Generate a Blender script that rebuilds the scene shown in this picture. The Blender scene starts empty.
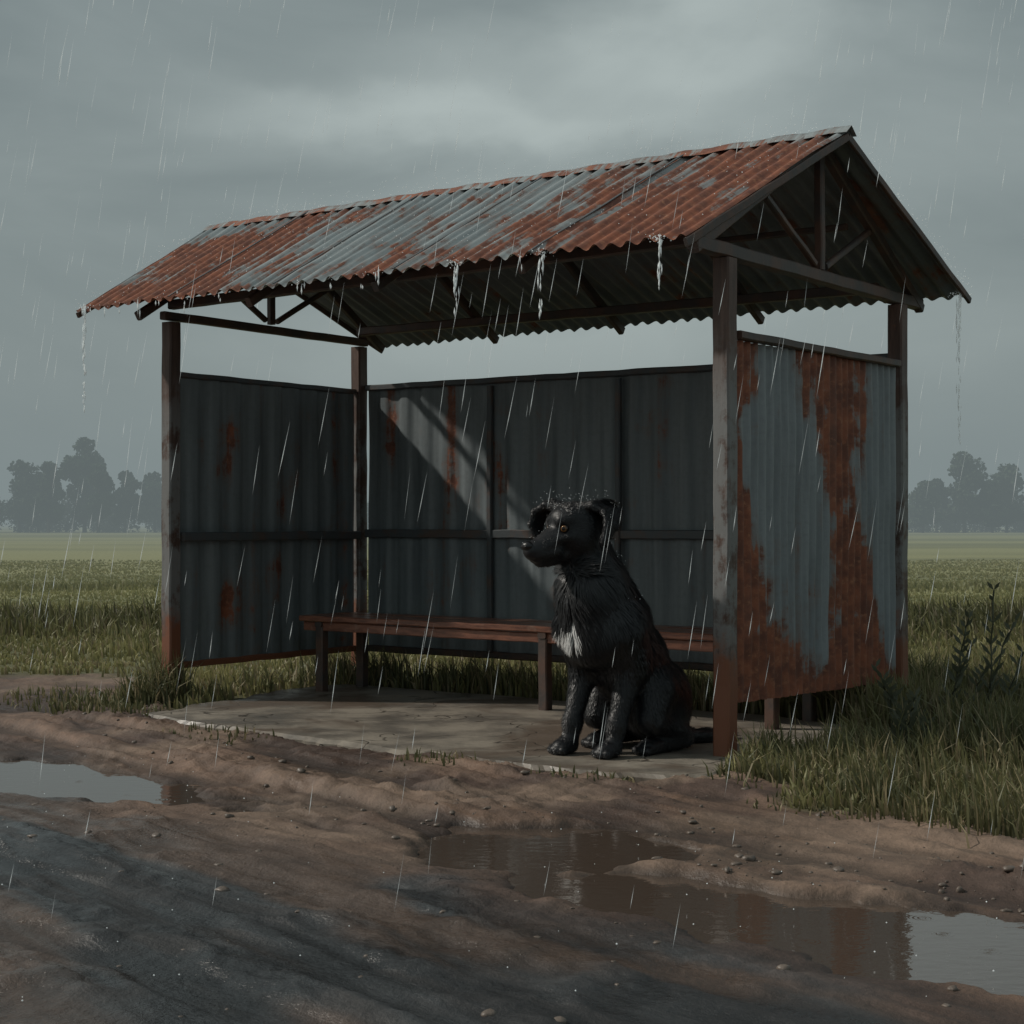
import bpy, math, numpy as np
from mathutils import Vector
rng=np.random.default_rng(7)
S=bpy.context.scene
COL=S.collection
# ------------------------------------------------------------ helpers
def vnoise(x,y,seed=0):
    x=np.asarray(x,float);y=np.asarray(y,float)
    xi=np.floor(x).astype(np.int64);yi=np.floor(y).astype(np.int64)
    fx=x-xi;fy=y-yi
    fx=fx*fx*(3-2*fx);fy=fy*fy*(3-2*fy)
    def h(a,b):
        v=(a*374761393+b*668265263+seed*144269504)&0xffffffff
        v=((v^(v>>13))*1274126177)&0xffffffff
        v=(v^(v>>16))&0xffffff
        return v/16777215.0
    return (h(xi,yi)*(1-fx)+h(xi+1,yi)*fx)*(1-fy)+(h(xi,yi+1)*(1-fx)+h(xi+1,yi+1)*fx)*fy
def fbm(x,y,seed=0,o=4):
    s=0;a=.5;t=0
    for i in range(o):
        s=s+a*vnoise(x*2**i+i*17.3,y*2**i-i*9.1,seed+i);t+=a;a*=.5
    return s/t
def sstep(a,b,x):
    t=np.clip((x-a)/(b-a),0,1);return t*t*(3-2*t)
def mesh_np(name,V,F,mat=None,smooth=True,parent=None,attrs=None,uv=None):
    V=np.asarray(V,np.float32)
    if not isinstance(F,list):F=[F]
    F=[np.asarray(f,np.int32) for f in F if len(f)]
    me=bpy.data.meshes.new(name)
    me.vertices.add(len(V));me.vertices.foreach_set('co',V.ravel())
    tot=sum(f.size for f in F);n=sum(len(f) for f in F)
    me.loops.add(tot);me.loops.foreach_set('vertex_index',np.concatenate([f.ravel() for f in F]))
    me.polygons.add(n)
    cnt=np.concatenate([np.full(len(f),f.shape[1]) for f in F])
    st=np.concatenate([[0],np.cumsum(cnt)[:-1]])
    me.polygons.foreach_set('loop_start',st.astype(np.int32))
    me.update(calc_edges=True);me.validate()
    me.polygons.foreach_set('use_smooth',np.full(len(me.polygons),smooth))
    if attrs:
        for k,a in attrs.items():
            a=np.asarray(a,np.float32)
            if a.ndim==1:
                at=me.attributes.new(k,'FLOAT','POINT');at.data.foreach_set('value',a)
            else:
                if a.shape[1]==3:a=np.concatenate([a,np.ones((len(a),1),np.float32)],1)
                at=me.attributes.new(k,'FLOAT_COLOR','POINT');at.data.foreach_set('color',a.ravel())
    ob=bpy.data.objects.new(name,me);COL.objects.link(ob)
    if mat:me.materials.append(mat)
    if parent:ob.parent=parent
    return ob
def empty(name):
    o=bpy.data.objects.new(name,None);COL.objects.link(o);return o
# ------------------------------------------------------------ material helpers
class NT:
    def __init__(s,name):
        s.m=bpy.data.materials.new(name);s.m.use_nodes=True
        s.t=s.m.node_tree;s.n=s.t.nodes;s.l=s.t.links
        s.b=s.n['Principled BSDF']
    def new(s,t,**k):
        n=s.n.new(t)
        for a,b in k.items():setattr(n,a,b)
        return n
    def put(s,sock,v):
        if isinstance(v,bpy.types.NodeSocket):s.l.new(v,sock)
        else:
            if isinstance(v,(tuple,list)) and len(v)==3 and sock.type=='RGBA':v=(*v,1)
            sock.default_value=v
    def attr(s,name,col=False):
        n=s.new('ShaderNodeAttribute',attribute_name=name)
        return n.outputs['Color'] if col else n.outputs['Fac']
    def pos(s):return s.new('ShaderNodeNewGeometry').outputs['Position']
    def noise(s,vec,scale=5,detail=5,rough=.6,stretch=None,dist=0):
        if stretch:
            mp=s.new('ShaderNodeMapping');s.put(mp.inputs['Vector'],vec);mp.inputs['Scale'].default_value=stretch;vec=mp.outputs[0]
        n=s.new('ShaderNodeTexNoise');s.put(n.inputs['Vector'],vec)
        n.inputs['Scale'].default_value=scale;n.inputs['Detail'].default_value=detail;n.inputs['Roughness'].default_value=rough;n.inputs['Distortion'].default_value=dist
        return n.outputs['Fac']
    def math(s,op,a,b=0,clamp=False):
        n=s.new('ShaderNodeMath',operation=op,use_clamp=clamp);s.put(n.inputs[0],a);s.put(n.inputs[1],b);return n.outputs[0]
    def mix(s,f,a,b,blend='MIX'):
        n=s.new('ShaderNodeMix',data_type='RGBA',blend_type=blend)
        s.put(n.inputs[0],f);s.put(n.inputs[6],a);s.put(n.inputs[7],b);return n.outputs[2]
    def rng(s,v,a,b,c=0,d=1,smooth=True):
        n=s.new('ShaderNodeMapRange',interpolation_type='SMOOTHSTEP' if smooth else 'LINEAR')
        s.put(n.inputs[0],v);n.inputs[1].default_value=a;n.inputs[2].default_value=b;n.inputs[3].default_value=c;n.inputs[4].default_value=d;return n.outputs[0]
    def bump(s,h,st=.5,d=.01,nrm=None):
        n=s.new('ShaderNodeBump');n.inputs['Strength'].default_value=st;n.inputs['Distance'].default_value=d
        s.put(n.inputs['Height'],h)
        if nrm:s.put(n.inputs['Normal'],nrm)
        return n.outputs[0]
    def sep(s,v):
        n=s.new('ShaderNodeSeparateXYZ');s.put(n.inputs[0],v);return n.outputs
    def set(s,**k):
        for a,b in k.items():s.put(s.b.inputs[a.replace('_',' ')],b)
        return s
# ------------------------------------------------------------ layout
FR=np.array([.877,6.64]);FL=np.array([-1.853,8.77]);BL=np.array([-.95,10.02]);BR=np.array([1.93,8.07])
def L(s,t,z):
    f=FR+(FL-FR)*s;b=BR+(BL-BR)*s;p=f+(b-f)*t
    return np.array([p[0],p[1],z])
U=(FL-FR)/np.linalg.norm(FL-FR)
SLAB=np.array([(-1.86,8.12),(-1.62,7.86),(-1.27,7.5),(-.95,7.22),(-.6,6.93),(-.2,6.6),(.19,6.3),(.45,6.16),(.68,6.06),(.86,6.28),(1.02,6.62),(1.7,7.55),(1.35,7.98),(-1.0,9.62),(-1.3,9.3),(-1.62,8.6)])
def in_poly(x,y,P):
    r=np.zeros(np.shape(x),bool);n=len(P)
    for i in range(n):
        x1,y1=P[i];x2,y2=P[(i+1)%n]
        c=((y1>y)!=(y2>y))&(x<(x2-x1)*(y-y1)/(y2-y1+1e-12)+x1);r^=c
    return r
PUD=[(-1.76,6.22,1.02,.30,(.79,-.61)),(.10,4.93,.47,.34,(.95,-.3)),(.80,3.98,.92,.31,(.755,-.655))]
def pudmask(x,y,hi=1.12):
    m=np.zeros(np.shape(x))
    for i,(cx,cy,a,b,d) in enumerate(PUD):
        u=((x-cx)*d[0]+(y-cy)*d[1])/a;v=(-(x-cx)*d[1]+(y-cy)*d[0])/b
        r=np.sqrt(u*u+v*v)+(fbm(x*4.5,y*4.5,91+i,4)-.5)*.85
        m=np.maximum(m,1-sstep(.78,hi,r))
    return m
yb_x=[-60,-6,-3.3,-2.5,-2.1,-1.9,.7,1.15,1.65,2.3,4,60];yb_y=[14,11.2,10.3,10.1,9.3,8.75,6.35,5.5,5.12,4.9,4.6,2]
def masks(x,y):
    w=.749*x+.663*y-2.783;q=.663*x-.749*y
    n=fbm(x*2.2,y*2.2,5,4)-.5
    road=1-sstep(-.22,.18,w+n*.6)
    yb=np.interp(x,yb_x,yb_y)
    g=sstep(-.15,.25,y-yb+(fbm(x*3,y*3,12,4)-.5)*1.0)
    return w,q,road,g
def gheight(x,y):
    w,q,road,g=masks(x,y)
    near=1-sstep(14,30,np.sqrt(x*x+y*y))
    a=(fbm(q*1.3,w*7,31,5)-.45)*.07
    lump=(fbm(x*9,y*9,41,5)-.45)*.05*sstep(.35,.6,fbm(x*1.7,y*1.7,44,3))
    crumb=(fbm(x*26,y*26,42,3)-.5)*.016*sstep(.45,.6,fbm(x*2.3+9,y*2.3,45,3))
    rid=1-np.abs(2*fbm(q*1.6+5,w*6,47,4)-1)*2.2
    ridge=.024*np.maximum(rid,0)**3*sstep(.42,.6,fbm(x*1.1,y*1.1,49,3))
    rut=-.026*np.exp(-((w-.45+.06*np.sin(q*2))/.06)**2)-.022*np.exp(-((w+.35+.05*np.sin(q*1.7))/.08)**2)-.034*np.exp(-((w+.75)/.06)**2)-.034*np.exp(-((w+1.05+.04*np.sin(q*3))/.05)**2)+.022*np.exp(-((w-.62)/.05)**2)-.026*np.exp(-((w-.95+.05*np.sin(q*2.4))/.05)**2)
    rut=rut*(.2+1.6*fbm(q*2.5,w*2,77,3))
    soft=pudmask(x,y,1.8)
    z=.018+(a+lump+rut+ridge+crumb)*(1-g*.6)*(1-.35*road)*(1-.6*soft)-.006*soft
    z=np.where(z<.008,.008*np.exp((z-.008)/.03),z)+.001
    z=z*near
    p=pudmask(x,y)
    z=z*(1-p)-.025*p
    z=z+g*sstep(8,13,y)*(fbm(x*.3,y*.3,66,3)-.5)*.08
    sl=in_poly(x,y,SLAB)
    z=np.where(sl,np.minimum(z,.012),z)
    return z
# ------------------------------------------------------------ ground
def axis(lo,hi,step,g,far_lo,far_hi):
    c=list(np.arange(lo,hi,step));s=step;v=c[-1];r=[]
    while v<far_hi:s*=g;v+=s;r.append(v)
    s=step;v=lo;l=[]
    while v>far_lo:s*=g;v-=s;l.append(v)
    return np.array(l[::-1]+c+r)
gx=axis(-2.1,2.1,.014,1.055,-1200,1200);gy=axis(2.9,7.0,.013,1.03,-60,2200)
X,Y=np.meshgrid(gx,gy);x=X.ravel();y=Y.ravel()
z=gheight(x,y);w,q,road,g=masks(x,y)
def lerp(a,b,t):return a+(b-a)*t[:,None]
mud1=np.array([.168,.106,.074]);mud2=np.array([.084,.053,.040]);mud3=np.array([.22,.155,.112])
c=lerp(mud1[None],mud2[None],sstep(.4,.62,fbm(q*1.2,w*4,21,5)))
c=lerp(c,mud3[None],sstep(.5,.75,fbm(x*1.3,y*2.3,25,5))*.7)
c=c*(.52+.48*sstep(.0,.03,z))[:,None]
r1=np.array([.070,.074,.077]);r2=np.array([.036,.036,.037]);r3=np.array([.125,.083,.061])
rc=lerp(r1[None],r2[None],sstep(.4,.65,fbm(q*.8,w*5,51,4)));rc=lerp(rc,r3[None],sstep(.48,.62,fbm(q*.7,w*2.6,53,4)+.12*sstep(-.6,-1.1,w))*.9)
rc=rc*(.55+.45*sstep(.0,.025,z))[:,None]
c=lerp(c,rc,road)
g1=np.array([.075,.08,.036]);g2=np.array([.15,.145,.065]);
gc=lerp(g1[None],g2[None],fbm(x*.6,y*1.2,61,4))
band=fbm(x*.03,y*.22,71,3)
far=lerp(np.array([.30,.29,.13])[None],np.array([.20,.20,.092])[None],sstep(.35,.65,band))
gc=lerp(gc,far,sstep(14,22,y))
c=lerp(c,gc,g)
pm=pudmask(x,y)
wet=np.clip(.5*sstep(.0,.5,pm)+.6*road+ .5*sstep(.5,.7,fbm(x*1.5,y*1.5,88,3)),0,1)*(1-g)
c=c*(1-.35*wet)[:,None]
nx=len(gx);ny=len(gy);I=np.arange(nx*ny).reshape(ny,nx)
F=np.stack([I[:-1,:-1],I[:-1,1:],I[1:,1:],I[1:,:-1]],-1).reshape(-1,4)
def ground_mat():
    t=NT('ground_mat');p=t.pos()
    n1=t.noise(p,9,7,.62);n2=t.noise(p,60,4,.7)
    mp=t.new('ShaderNodeMapping');t.put(mp.inputs[0],p);mp.inputs['Rotation'].default_value=(0,0,math.radians(48.7))
    st=t.noise(mp.outputs[0],2.2,5,.55,stretch=(1,6,1),dist=.5)
    base=t.attr('gcol',True)
    zone=t.new('ShaderNodeSeparateColor');t.put(zone.inputs[0],t.attr('zone',True))
    Rz,Gz,Wz=zone.outputs
    v=t.math('MULTIPLY_ADD',n1,1.1);v.node.inputs[2].default_value=.45
    v2=t.math('MULTIPLY_ADD',st,1.3);v2.node.inputs[2].default_value=.35
    c=t.mix(1,base,v,'MULTIPLY');c=t.mix(t.math('SUBTRACT',1,Gz),c,t.mix(1,c,v2,'MULTIPLY'))
    v3=t.math('MULTIPLY_ADD',n2,.8);v3.node.inputs[2].default_value=.6
    c=t.mix(1,c,v3,'MULTIPLY')
    wn=t.math('ADD',Wz,t.math('MULTIPLY',t.math('SUBTRACT',st,.5),1.8))
    wn=t.rng(wn,.35,.85)
    rough=t.mix(wn,(.7,.7,.7),t.mix(Rz,(.42,.42,.42),(.25,.25,.25)))
    rough=t.mix(Gz,rough,(.9,.9,.9))
    h=t.math('ADD',t.math('MULTIPLY',n1,1.0),t.math('ADD',t.math('MULTIPLY',n2,.3),t.math('MULTIPLY',st,.5)))
    bp=t.bump(h,.7,.022)
    t.set(Base_Color=c,Roughness=rough,Normal=bp)
    return t.m
GM=ground_mat()
zone=np.stack([road,g,wet],1)
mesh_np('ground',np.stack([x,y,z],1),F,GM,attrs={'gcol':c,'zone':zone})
fr=(road.reshape(ny,nx)>.5)&((w>-5.2).reshape(ny,nx))
fm=fr[:-1,:-1]&fr[:-1,1:]&fr[1:,1:]&fr[1:,:-1]
FRd=F[fm.ravel()];used=np.unique(FRd);remap=np.full(nx*ny,-1);remap[used]=np.arange(len(used))
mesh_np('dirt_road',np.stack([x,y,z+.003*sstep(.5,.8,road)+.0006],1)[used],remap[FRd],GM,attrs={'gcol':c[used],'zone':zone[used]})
# puddles
t=NT('puddle_water');p=t.pos()
rp=t.noise(p,16,3,.5,stretch=(1,1.6,1));
vo=t.new('ShaderNodeTexVoronoi');t.put(vo.inputs['Vector'],p);vo.inputs['Scale'].default_value=6
rings=t.math('SINE',t.math('MULTIPLY',vo.outputs['Distance'],95));fade=t.rng(vo.outputs['Distance'],.0,.26,1,0)
hh=t.math('ADD',t.math('MULTIPLY',rp,.6),t.math('MULTIPLY',t.math('MULTIPLY',rings,fade),.18))
t.set(Base_Color=(.085,.062,.048),Roughness=.03,Normal=t.bump(hh,.16,.01));t.b.inputs['IOR'].default_value=2.4
WM=t.m
def ring(cx,cy,a,b,d,k=28):
    an=np.linspace(0,2*np.pi,k,endpoint=False);uu=np.cos(an)*a*1.4;vv=np.sin(an)*b*1.5
    return np.stack([cx+uu*d[0]-vv*d[1],cy+uu*d[1]+vv*d[0]],1)
def hull(P):
    P=sorted(map(tuple,P));cr=lambda o,a,b:(a[0]-o[0])*(b[1]-o[1])-(a[1]-o[1])*(b[0]-o[0]);r=[]
    for Q in(P,P[::-1]):
        h=[]
        for p in Q:
            while len(h)>1 and cr(h[-2],h[-1],p)<=0:h.pop()
            h.append(p)
        r+=h[:-1]
    return np.array(r)
for V in (ring(*PUD[0]),hull(np.concatenate([ring(*PUD[1]),ring(*PUD[2])]))):
    k=len(V);mesh_np('puddle',np.c_[V,np.full(k,-.0003)],np.arange(k)[None],WM,smooth=False)
# ------------------------------------------------------------ slab
P=[]
for i in range(len(SLAB)):
    a=SLAB[i];b=SLAB[(i+1)%len(SLAB)]
    for k in range(14):P.append(a+(b-a)*k/14)
P=np.array(P);cen=P.mean(0)
P=P+(P-cen)/np.linalg.norm(P-cen,axis=1)[:,None]*((fbm(P[:,0]*6,P[:,1]*6,8,4)-.5)*.16)[:,None]
n=len(P)
ins=P+(cen-P)/np.linalg.norm(cen-P,axis=1)[:,None]*.03
zt_=.034+.008*fbm(P[:,0]*9,P[:,1]*9,4,3)
V=np.concatenate([np.c_[P,np.full(n,-.03)],np.c_[P,zt_-.014],np.c_[ins,np.full(n,.04)]])
i=np.arange(n);j=(i+1)%n
t=NT('slab_mat');p=t.pos();n1=t.noise(p,3,8,.65);n2=t.noise(p,40,5,.7);n4=t.noise(p,1.1,4,.6,dist=.6)
c_=t.mix(t.rng(n1,.35,.65),(.14,.123,.105),(.27,.235,.19));c_=t.mix(t.rng(n4,.5,.62),c_,(.125,.095,.072))
vo=t.new('ShaderNodeTexVoronoi',feature='DISTANCE_TO_EDGE');mpp=t.new('ShaderNodeVectorMath',operation='ADD');t.put(mpp.inputs[0],p)
nn=t.new('ShaderNodeTexNoise');t.put(nn.inputs['Vector'],p);nn.inputs['Scale'].default_value=3;t.put(mpp.inputs[1],nn.outputs['Color'])
t.put(vo.inputs['Vector'],mpp.outputs[0]);vo.inputs['Scale'].default_value=1.1
cr=t.rng(vo.outputs['Distance'],.0,.012,0,1)
c_=t.mix(cr,(.05,.04,.03),c_);v=t.math('MULTIPLY_ADD',n2,.7);v.node.inputs[2].default_value=.65
c_=t.mix(1,c_,v,'MULTIPLY')
t.set(Base_Color=c_,Roughness=t.rng(n1,.3,.7,.3,.75),Normal=t.bump(t.math('ADD',t.math('MULTIPLY',n2,.3),t.math('ADD',n1,cr)),.4,.01))
mesh_np('concrete_slab',V,[np.stack([i,j,j+n,i+n],1),np.stack([i+n,j+n,j+2*n,i+2*n],1),(np.arange(n)+2*n)[None]],t.m,smooth=False)
# ------------------------------------------------------------ shelter materials
def rusty(name,metal,metal2,rustbias,rough=.45,stv=(14,1.2,1),n1s=2.6):
    t=NT(name);p=t.attr('suv',True)
    r=t.attr('rust')
    n1=t.noise(p,n1s,7,.68,dist=.4);ns=t.noise(p,1,6,.65,stretch=stv);n2=t.noise(p,30,5,.7);n0=t.noise(p,9,5,.6)
    m=t.math('ADD',r,t.math('MULTIPLY',t.math('SUBTRACT',n1,.5),1.5));m=t.math('ADD',m,t.math('MULTIPLY',t.math('SUBTRACT',ns,.5),1.6))
    m=t.math('ADD',m,t.math('MULTIPLY',t.math('SUBTRACT',n0,.5),.6));m=t.math('ADD',m,rustbias)
    mask=t.rng(m,.43,.57)
    halo=t.rng(m,.22,.55)
    rc=t.mix(t.rng(n0,.35,.65),(.30,.098,.048),(.145,.050,.030));rc=t.mix(t.rng(n2,.5,.75),rc,(.40,.175,.09))
    rc=t.mix(t.rng(ns,.5,.75,0,.5),rc,(.21,.125,.10))
    mc=t.mix(t.rng(ns,.35,.65),metal,metal2);mc=t.mix(t.rng(n2,.4,.8,0,.35),mc,tuple(k*.5 for k in metal))
    mc=t.mix(t.math('MULTIPLY',halo,.5),mc,(.20,.115,.08))
    c=t.mix(mask,mc,rc)
    t.set(Base_Color=c,Roughness=t.mix(mask,(rough,)*3,(.62,.62,.62)),Normal=t.bump(t.math('ADD',t.math('MULTIPLY',n2,.6),t.math('ADD',mask,n0)),.25,.004))
    return t.m
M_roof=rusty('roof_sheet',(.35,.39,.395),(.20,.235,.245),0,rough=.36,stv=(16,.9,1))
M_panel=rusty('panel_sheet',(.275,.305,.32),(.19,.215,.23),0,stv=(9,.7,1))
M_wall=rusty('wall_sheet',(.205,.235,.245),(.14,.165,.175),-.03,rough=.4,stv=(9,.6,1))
t=NT('timber');p=t.pos();s=t.sep(p)
st=t.noise(p,6,6,.65,stretch=(5,5,.6));n2=t.noise(p,5,6,.7);n3=t.noise(p,50,4,.6)
c_=t.mix(t.rng(st,.35,.65),(.070,.040,.030),(.13,.074,.055))
pal=t.math('MULTIPLY',t.rng(t.math('ADD',n2,t.math('MULTIPLY',st,.35)),.57,.71),t.math('MULTIPLY',t.rng(s[2],.25,.6),t.rng(s[2],1.4,1.9,1,0)))
c_=t.mix(t.math('MULTIPLY',pal,.8),c_,(.22,.23,.23))
rb=t.math('ADD',t.math('MULTIPLY',t.rng(s[2],.1,.8,1,0),.45),t.math('SUBTRACT',n2,.2));c_=t.mix(t.rng(rb,.45,.62),c_,(.21,.08,.043))
t.set(Base_Color=c_,Roughness=.5,Normal=t.bump(t.math('ADD',st,t.math('MULTIPLY',n3,.3)),.4,.006));M_tim=t.m
t=NT('dark_frame');p=t.pos();n2=t.noise(p,6,6,.7)
c_=t.mix(t.rng(n2,.4,.62),(.060,.050,.046),(.11,.062,.045));t.set(Base_Color=c_,Roughness=.5,Normal=t.bump(t.noise(p,40,4,.6),.3,.004));M_dark=t.m
t=NT('wall_rail');p=t.pos();n2=t.noise(p,7,6,.7)
c_=t.mix(t.rng(n2,.45,.65),(.08,.09,.096),(.12,.085,.07));t.set(Base_Color=c_,Roughness=.45,Normal=t.bump(t.noise(p,40,4,.6),.3,.004));M_rail=t.m
t=NT('bench_wood');p=t.pos();st=t.noise(p,5,6,.65,stretch=(2,2,12));n2=t.noise(p,9,6,.7)
c_=t.mix(t.rng(st,.35,.65),(.29,.125,.08),(.16,.07,.048));c_=t.mix(t.rng(n2,.55,.7),c_,(.30,.18,.135));t.set(Base_Color=c_,Roughness=.3,Normal=t.bump(n2,.25,.005));M_bench=t.m

def beam(name,p0,p1,w,h,mat,parent,side=None,bev=.006):
    p0=np.array(p0,float);p1=np.array(p1,float);d=p1-p0;ln=np.linalg.norm(d);d/=ln
    if side is None:
        side=np.cross(d,[0,0,1.])
        if np.linalg.norm(side)<.1:side=np.array([U[0],U[1],0.])
    side=np.array(side,float);side-=d*side.dot(d);side/=np.linalg.norm(side);up=np.cross(side,d)
    bw=min(bev,w*.2,h*.2)
    prof=[(-w/2+bw,-h/2),(w/2-bw,-h/2),(w/2,-h/2+bw),(w/2,h/2-bw),(w/2-bw,h/2),(-w/2+bw,h/2),(-w/2,h/2-bw),(-w/2,-h/2+bw)]
    ns=max(2,int(ln/.12)+1);V=[];
    for k in range(ns):
        o=p0+d*ln*k/(ns-1)
        j=(rng.random(2)-.5)*.004 if 0<k<ns-1 else (0,0)
        for a,b in prof:V.append(o+side*(a+j[0])+up*(b+j[1]))
    F=[]
    for k in range(ns-1):
        for a in range(8):b=(a+1)%8;F.append((k*8+a,k*8+b,(k+1)*8+b,(k+1)*8+a))
    caps=np.array([[7,6,5,4,3,2,1,0],[(ns-1)*8+a for a in range(8)]])
    return mesh_np(name,V,[np.array(F),caps],mat,smooth=False,parent=parent)
def sheet(name,c00,c10,c01,c11,waves,amp,mat,parent,rustf,prof='sin',nv=24,per=8,ragged=0):
    c00,c10,c01,c11=[np.array(a,float) for a in(c00,c10,c01,c11)]
    nu=waves*per+1
    u=np.linspace(0,1,nu);v=np.linspace(0,1,nv);Ug,Vg=np.meshgrid(u,v);Ug=Ug.ravel();Vg=Vg.ravel()
    Vr=Vg.copy()
    LU=np.linalg.norm(c10-c00);LV=np.linalg.norm(c01-c00)
    if ragged:
        Vr=Vr+np.where(Vg==1,(fbm(Ug*60,Ug*0,3,3)-.5)*ragged/LV,0)
    P=(c00*(1-Ug[:,None])+c10*Ug[:,None])*(1-Vr[:,None])+(c01*(1-Ug[:,None])+c11*Ug[:,None])*Vr[:,None]
    nrm=np.cross(c10-c00,c01-c00);nrm/=np.linalg.norm(nrm)
    ph=Ug*waves*2*np.pi
    if prof=='sin':h=np.sin(ph)
    else:h=np.clip(np.sin(ph)*1.6,-1,1)
    h=h*amp+(fbm(Ug*LU*2.5,Vg*LV*2.5,17,3)-.5)*.02*(amp>.004)
    P=P+nrm*h[:,None]
    suv=np.stack([Ug*LU,Vg*LV,0*Ug],1)
    I=np.arange(nu*nv).reshape(nv,nu)
    F=np.stack([I[:-1,:-1],I[:-1,1:],I[1:,1:],I[1:,:-1]],-1).reshape(-1,4)
    return mesh_np(name,P,F,mat,parent=parent,attrs={'suv':suv,'rust':rustf(Ug,Vg)})
SH=empty('bus_shelter')
RR=(1.514,7.27,2.765);RL=(-1.835,9.735,2.77);FER=(.685,6.355,2.13);FEL=(-2.37,8.755,2.15);BER=(2.33,8.212,2.155);BEL=(-.856,10.468,2.135)
def rust_roof(u,v):
    r=.50*np.ones_like(u)
    r=r-.28*np.exp(-((u-.56-.1*(v-.5))/.11)**2)
    r=r+.22*np.exp(-((u-.84)/.13)**2)+.24*np.exp(-((u-.1)/.12)**2)
    r=r-.16*np.exp(-((u-.36)/.05)**2)-.14*np.exp(-((u-.17)/.03)**2)+.16*sstep(.7,1,v)-.10*(1-sstep(0,.2,v))
    r=r-.3*(1-sstep(.0,.3,v))*sstep(.6,.9,u)
    return r
sheet('roof_front_slope',RR,RL,FER,FEL,46,.012,M_roof,SH,rust_roof,ragged=.02,nv=30)
sheet('roof_back_slope',RL,RR,BEL,BER,46,.012,M_wall,SH,lambda u,v:0*u+.22,ragged=.02)
rr=np.array(RR);rl=np.array(RL);ax=(rl-rr)/np.linalg.norm(rl-rr);sd=np.cross(ax,[0,0,1.]);sd/=np.linalg.norm(sd)
if sd[1]>0:sd=-sd
V=[];k=60
for i_ in range(k):
    o=rr+(rl-rr)*i_/(k-1)+ax*(-.02 if i_==0 else 0);dz=.004*math.sin(i_*1.7)
    for a,b in((.055,-.018),(.025,.004),(0,.022),(-.025,.004),(-.055,-.018)):V.append(o+sd*a+np.array([0,0,b+dz]))
F=np.array([(i_*5+a,i_*5+a+1,(i_+1)*5+a+1,(i_+1)*5+a) for i_ in range(k-1) for a in range(4)])
suv=np.array([[i_*.06,a*.05,0] for i_ in range(k) for a in range(5)])
mesh_np('ridge_cap',V,F,M_roof,parent=SH,attrs={'suv':suv,'rust':np.full(len(V),.5)})
for uu in (.2,.4,.6,.8):
    a=rr+(rl-rr)*uu;b=np.array(FER)+(np.array(FEL)-np.array(FER))*uu
    nn_=np.cross(ax,b-a);nn_/=np.linalg.norm(nn_);
    if nn_[2]<0:nn_=-nn_
    beam('sheet_lap',a+nn_*.013,b+nn_*.013,.014,.005,M_rail,SH,side=ax)
for nm,(s_,t_) in {'post_front_right':(0,0),'post_front_left':(1,0),'post_back_left':(1,1),'post_back_right':(0,1)}.items():
    beam(nm,L(s_,t_,-.05),L(s_,t_,2.085),.078,.078,M_tim,SH,side=(U[0],U[1],0),bev=.008)
for k_,s_ in enumerate((0,.25,.5,.75,1)):
    e=-.15 if s_<1 else -.04;zz=2.085+.032
    tt=.055 if s_==0 else .045
    F0=L(s_,-.15,2.095);B0=L(s_,1.15,2.095);A=L(s_,.5,2.72)
    if s_ in(0,1):
        beam('tie_beam',L(s_,e,zz),L(s_,1-e,zz),tt,.058 if s_==0 else .045,M_dark,SH)
    off=np.array([U[0],U[1],0])*(-.004 if s_==0 else .004)
    beam('rafter_front',F0+off,A+off,tt-.01,.05,M_dark,SH)
    beam('rafter_back',A+off*2,B0+off*2,tt-.01,.05,M_dark,SH)
    if s_ in(0,1):
        beam('king_post',L(s_,.5,2.15),L(s_,.5,2.69),.04,.04,M_dark,SH,side=(U[0],U[1],0))
        beam('strut',L(s_,.47,2.17),L(s_,.2,2.40),.03,.03,M_dark,SH)
        beam('strut',L(s_,.53,2.17),L(s_,.8,2.40),.03,.03,M_dark,SH)
for a,b,nm in((RR,FER,'rake_board'),(RR,BER,'rake_board')):
    a=np.array(a);b=np.array(b);beam(nm,a+[0,0,-.028],b+[0,0,-.028],.018,.035,M_dark,SH)
for a,b in((RL,FEL),(RL,BEL)):
    a=np.array(a);b=np.array(b);beam('rake_board',a+[0,0,-.03]-ax*.02,b+[0,0,-.03]-ax*.02,.018,.03,M_dark,SH)
for t_,z_,nm in((0,2.135,'front_plate'),(1,2.135,'back_plate')):
    beam(nm,L(.03,t_,z_+.045),L(1.0,t_,z_+.045),.05,.05,M_dark,SH)
for t_,z_ in((.25,2.42),(.75,2.42)):
    beam('purlin',L(.02,t_,z_),L(1.0,t_,z_),.035,.03,M_dark,SH)
beam('ridge_beam',L(.02,.5,2.69),L(1.05,.5,2.69),.045,.045,M_dark,SH)
zb,zt=.22,1.80
def rw(u,v):
    r=.15+0*u
    return r+.45*np.exp(-((u-.25)/.09)**2)*np.exp(-((v-.28)/.16)**2)+.48*np.exp(-((u-.25)/.06)**2)*np.exp(-((v-.8)/.13)**2)+.18*np.exp(-((u-.55)/.05)**2)+.12*np.exp(-((u-.85)/.1)**2)
def rb_(u,v):
    return .13+.42*np.exp(-((u-.05)/.025)**2)*np.exp(-((v-.05)/.3)**2)+.45*np.exp(-((u-.19)/.022)**2)*np.exp(-((v-.25)/.25)**2)+.4*np.exp(-((u-.3)/.02)**2)*np.exp(-((v-.4)/.22)**2)+.3*np.exp(-((u-.8)/.02)**2)*np.exp(-((v-.4)/.2)**2)+.3*np.exp(-((u-.25)/.015)**2)*np.exp(-((v-.85)/.12)**2)
sheet('left_wall_sheet',L(1,.03,zt),L(1,.97,zt),L(1,.03,zb),L(1,.97,zb),9,.007,M_wall,SH,rw,prof='trap',nv=20,per=12)
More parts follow.
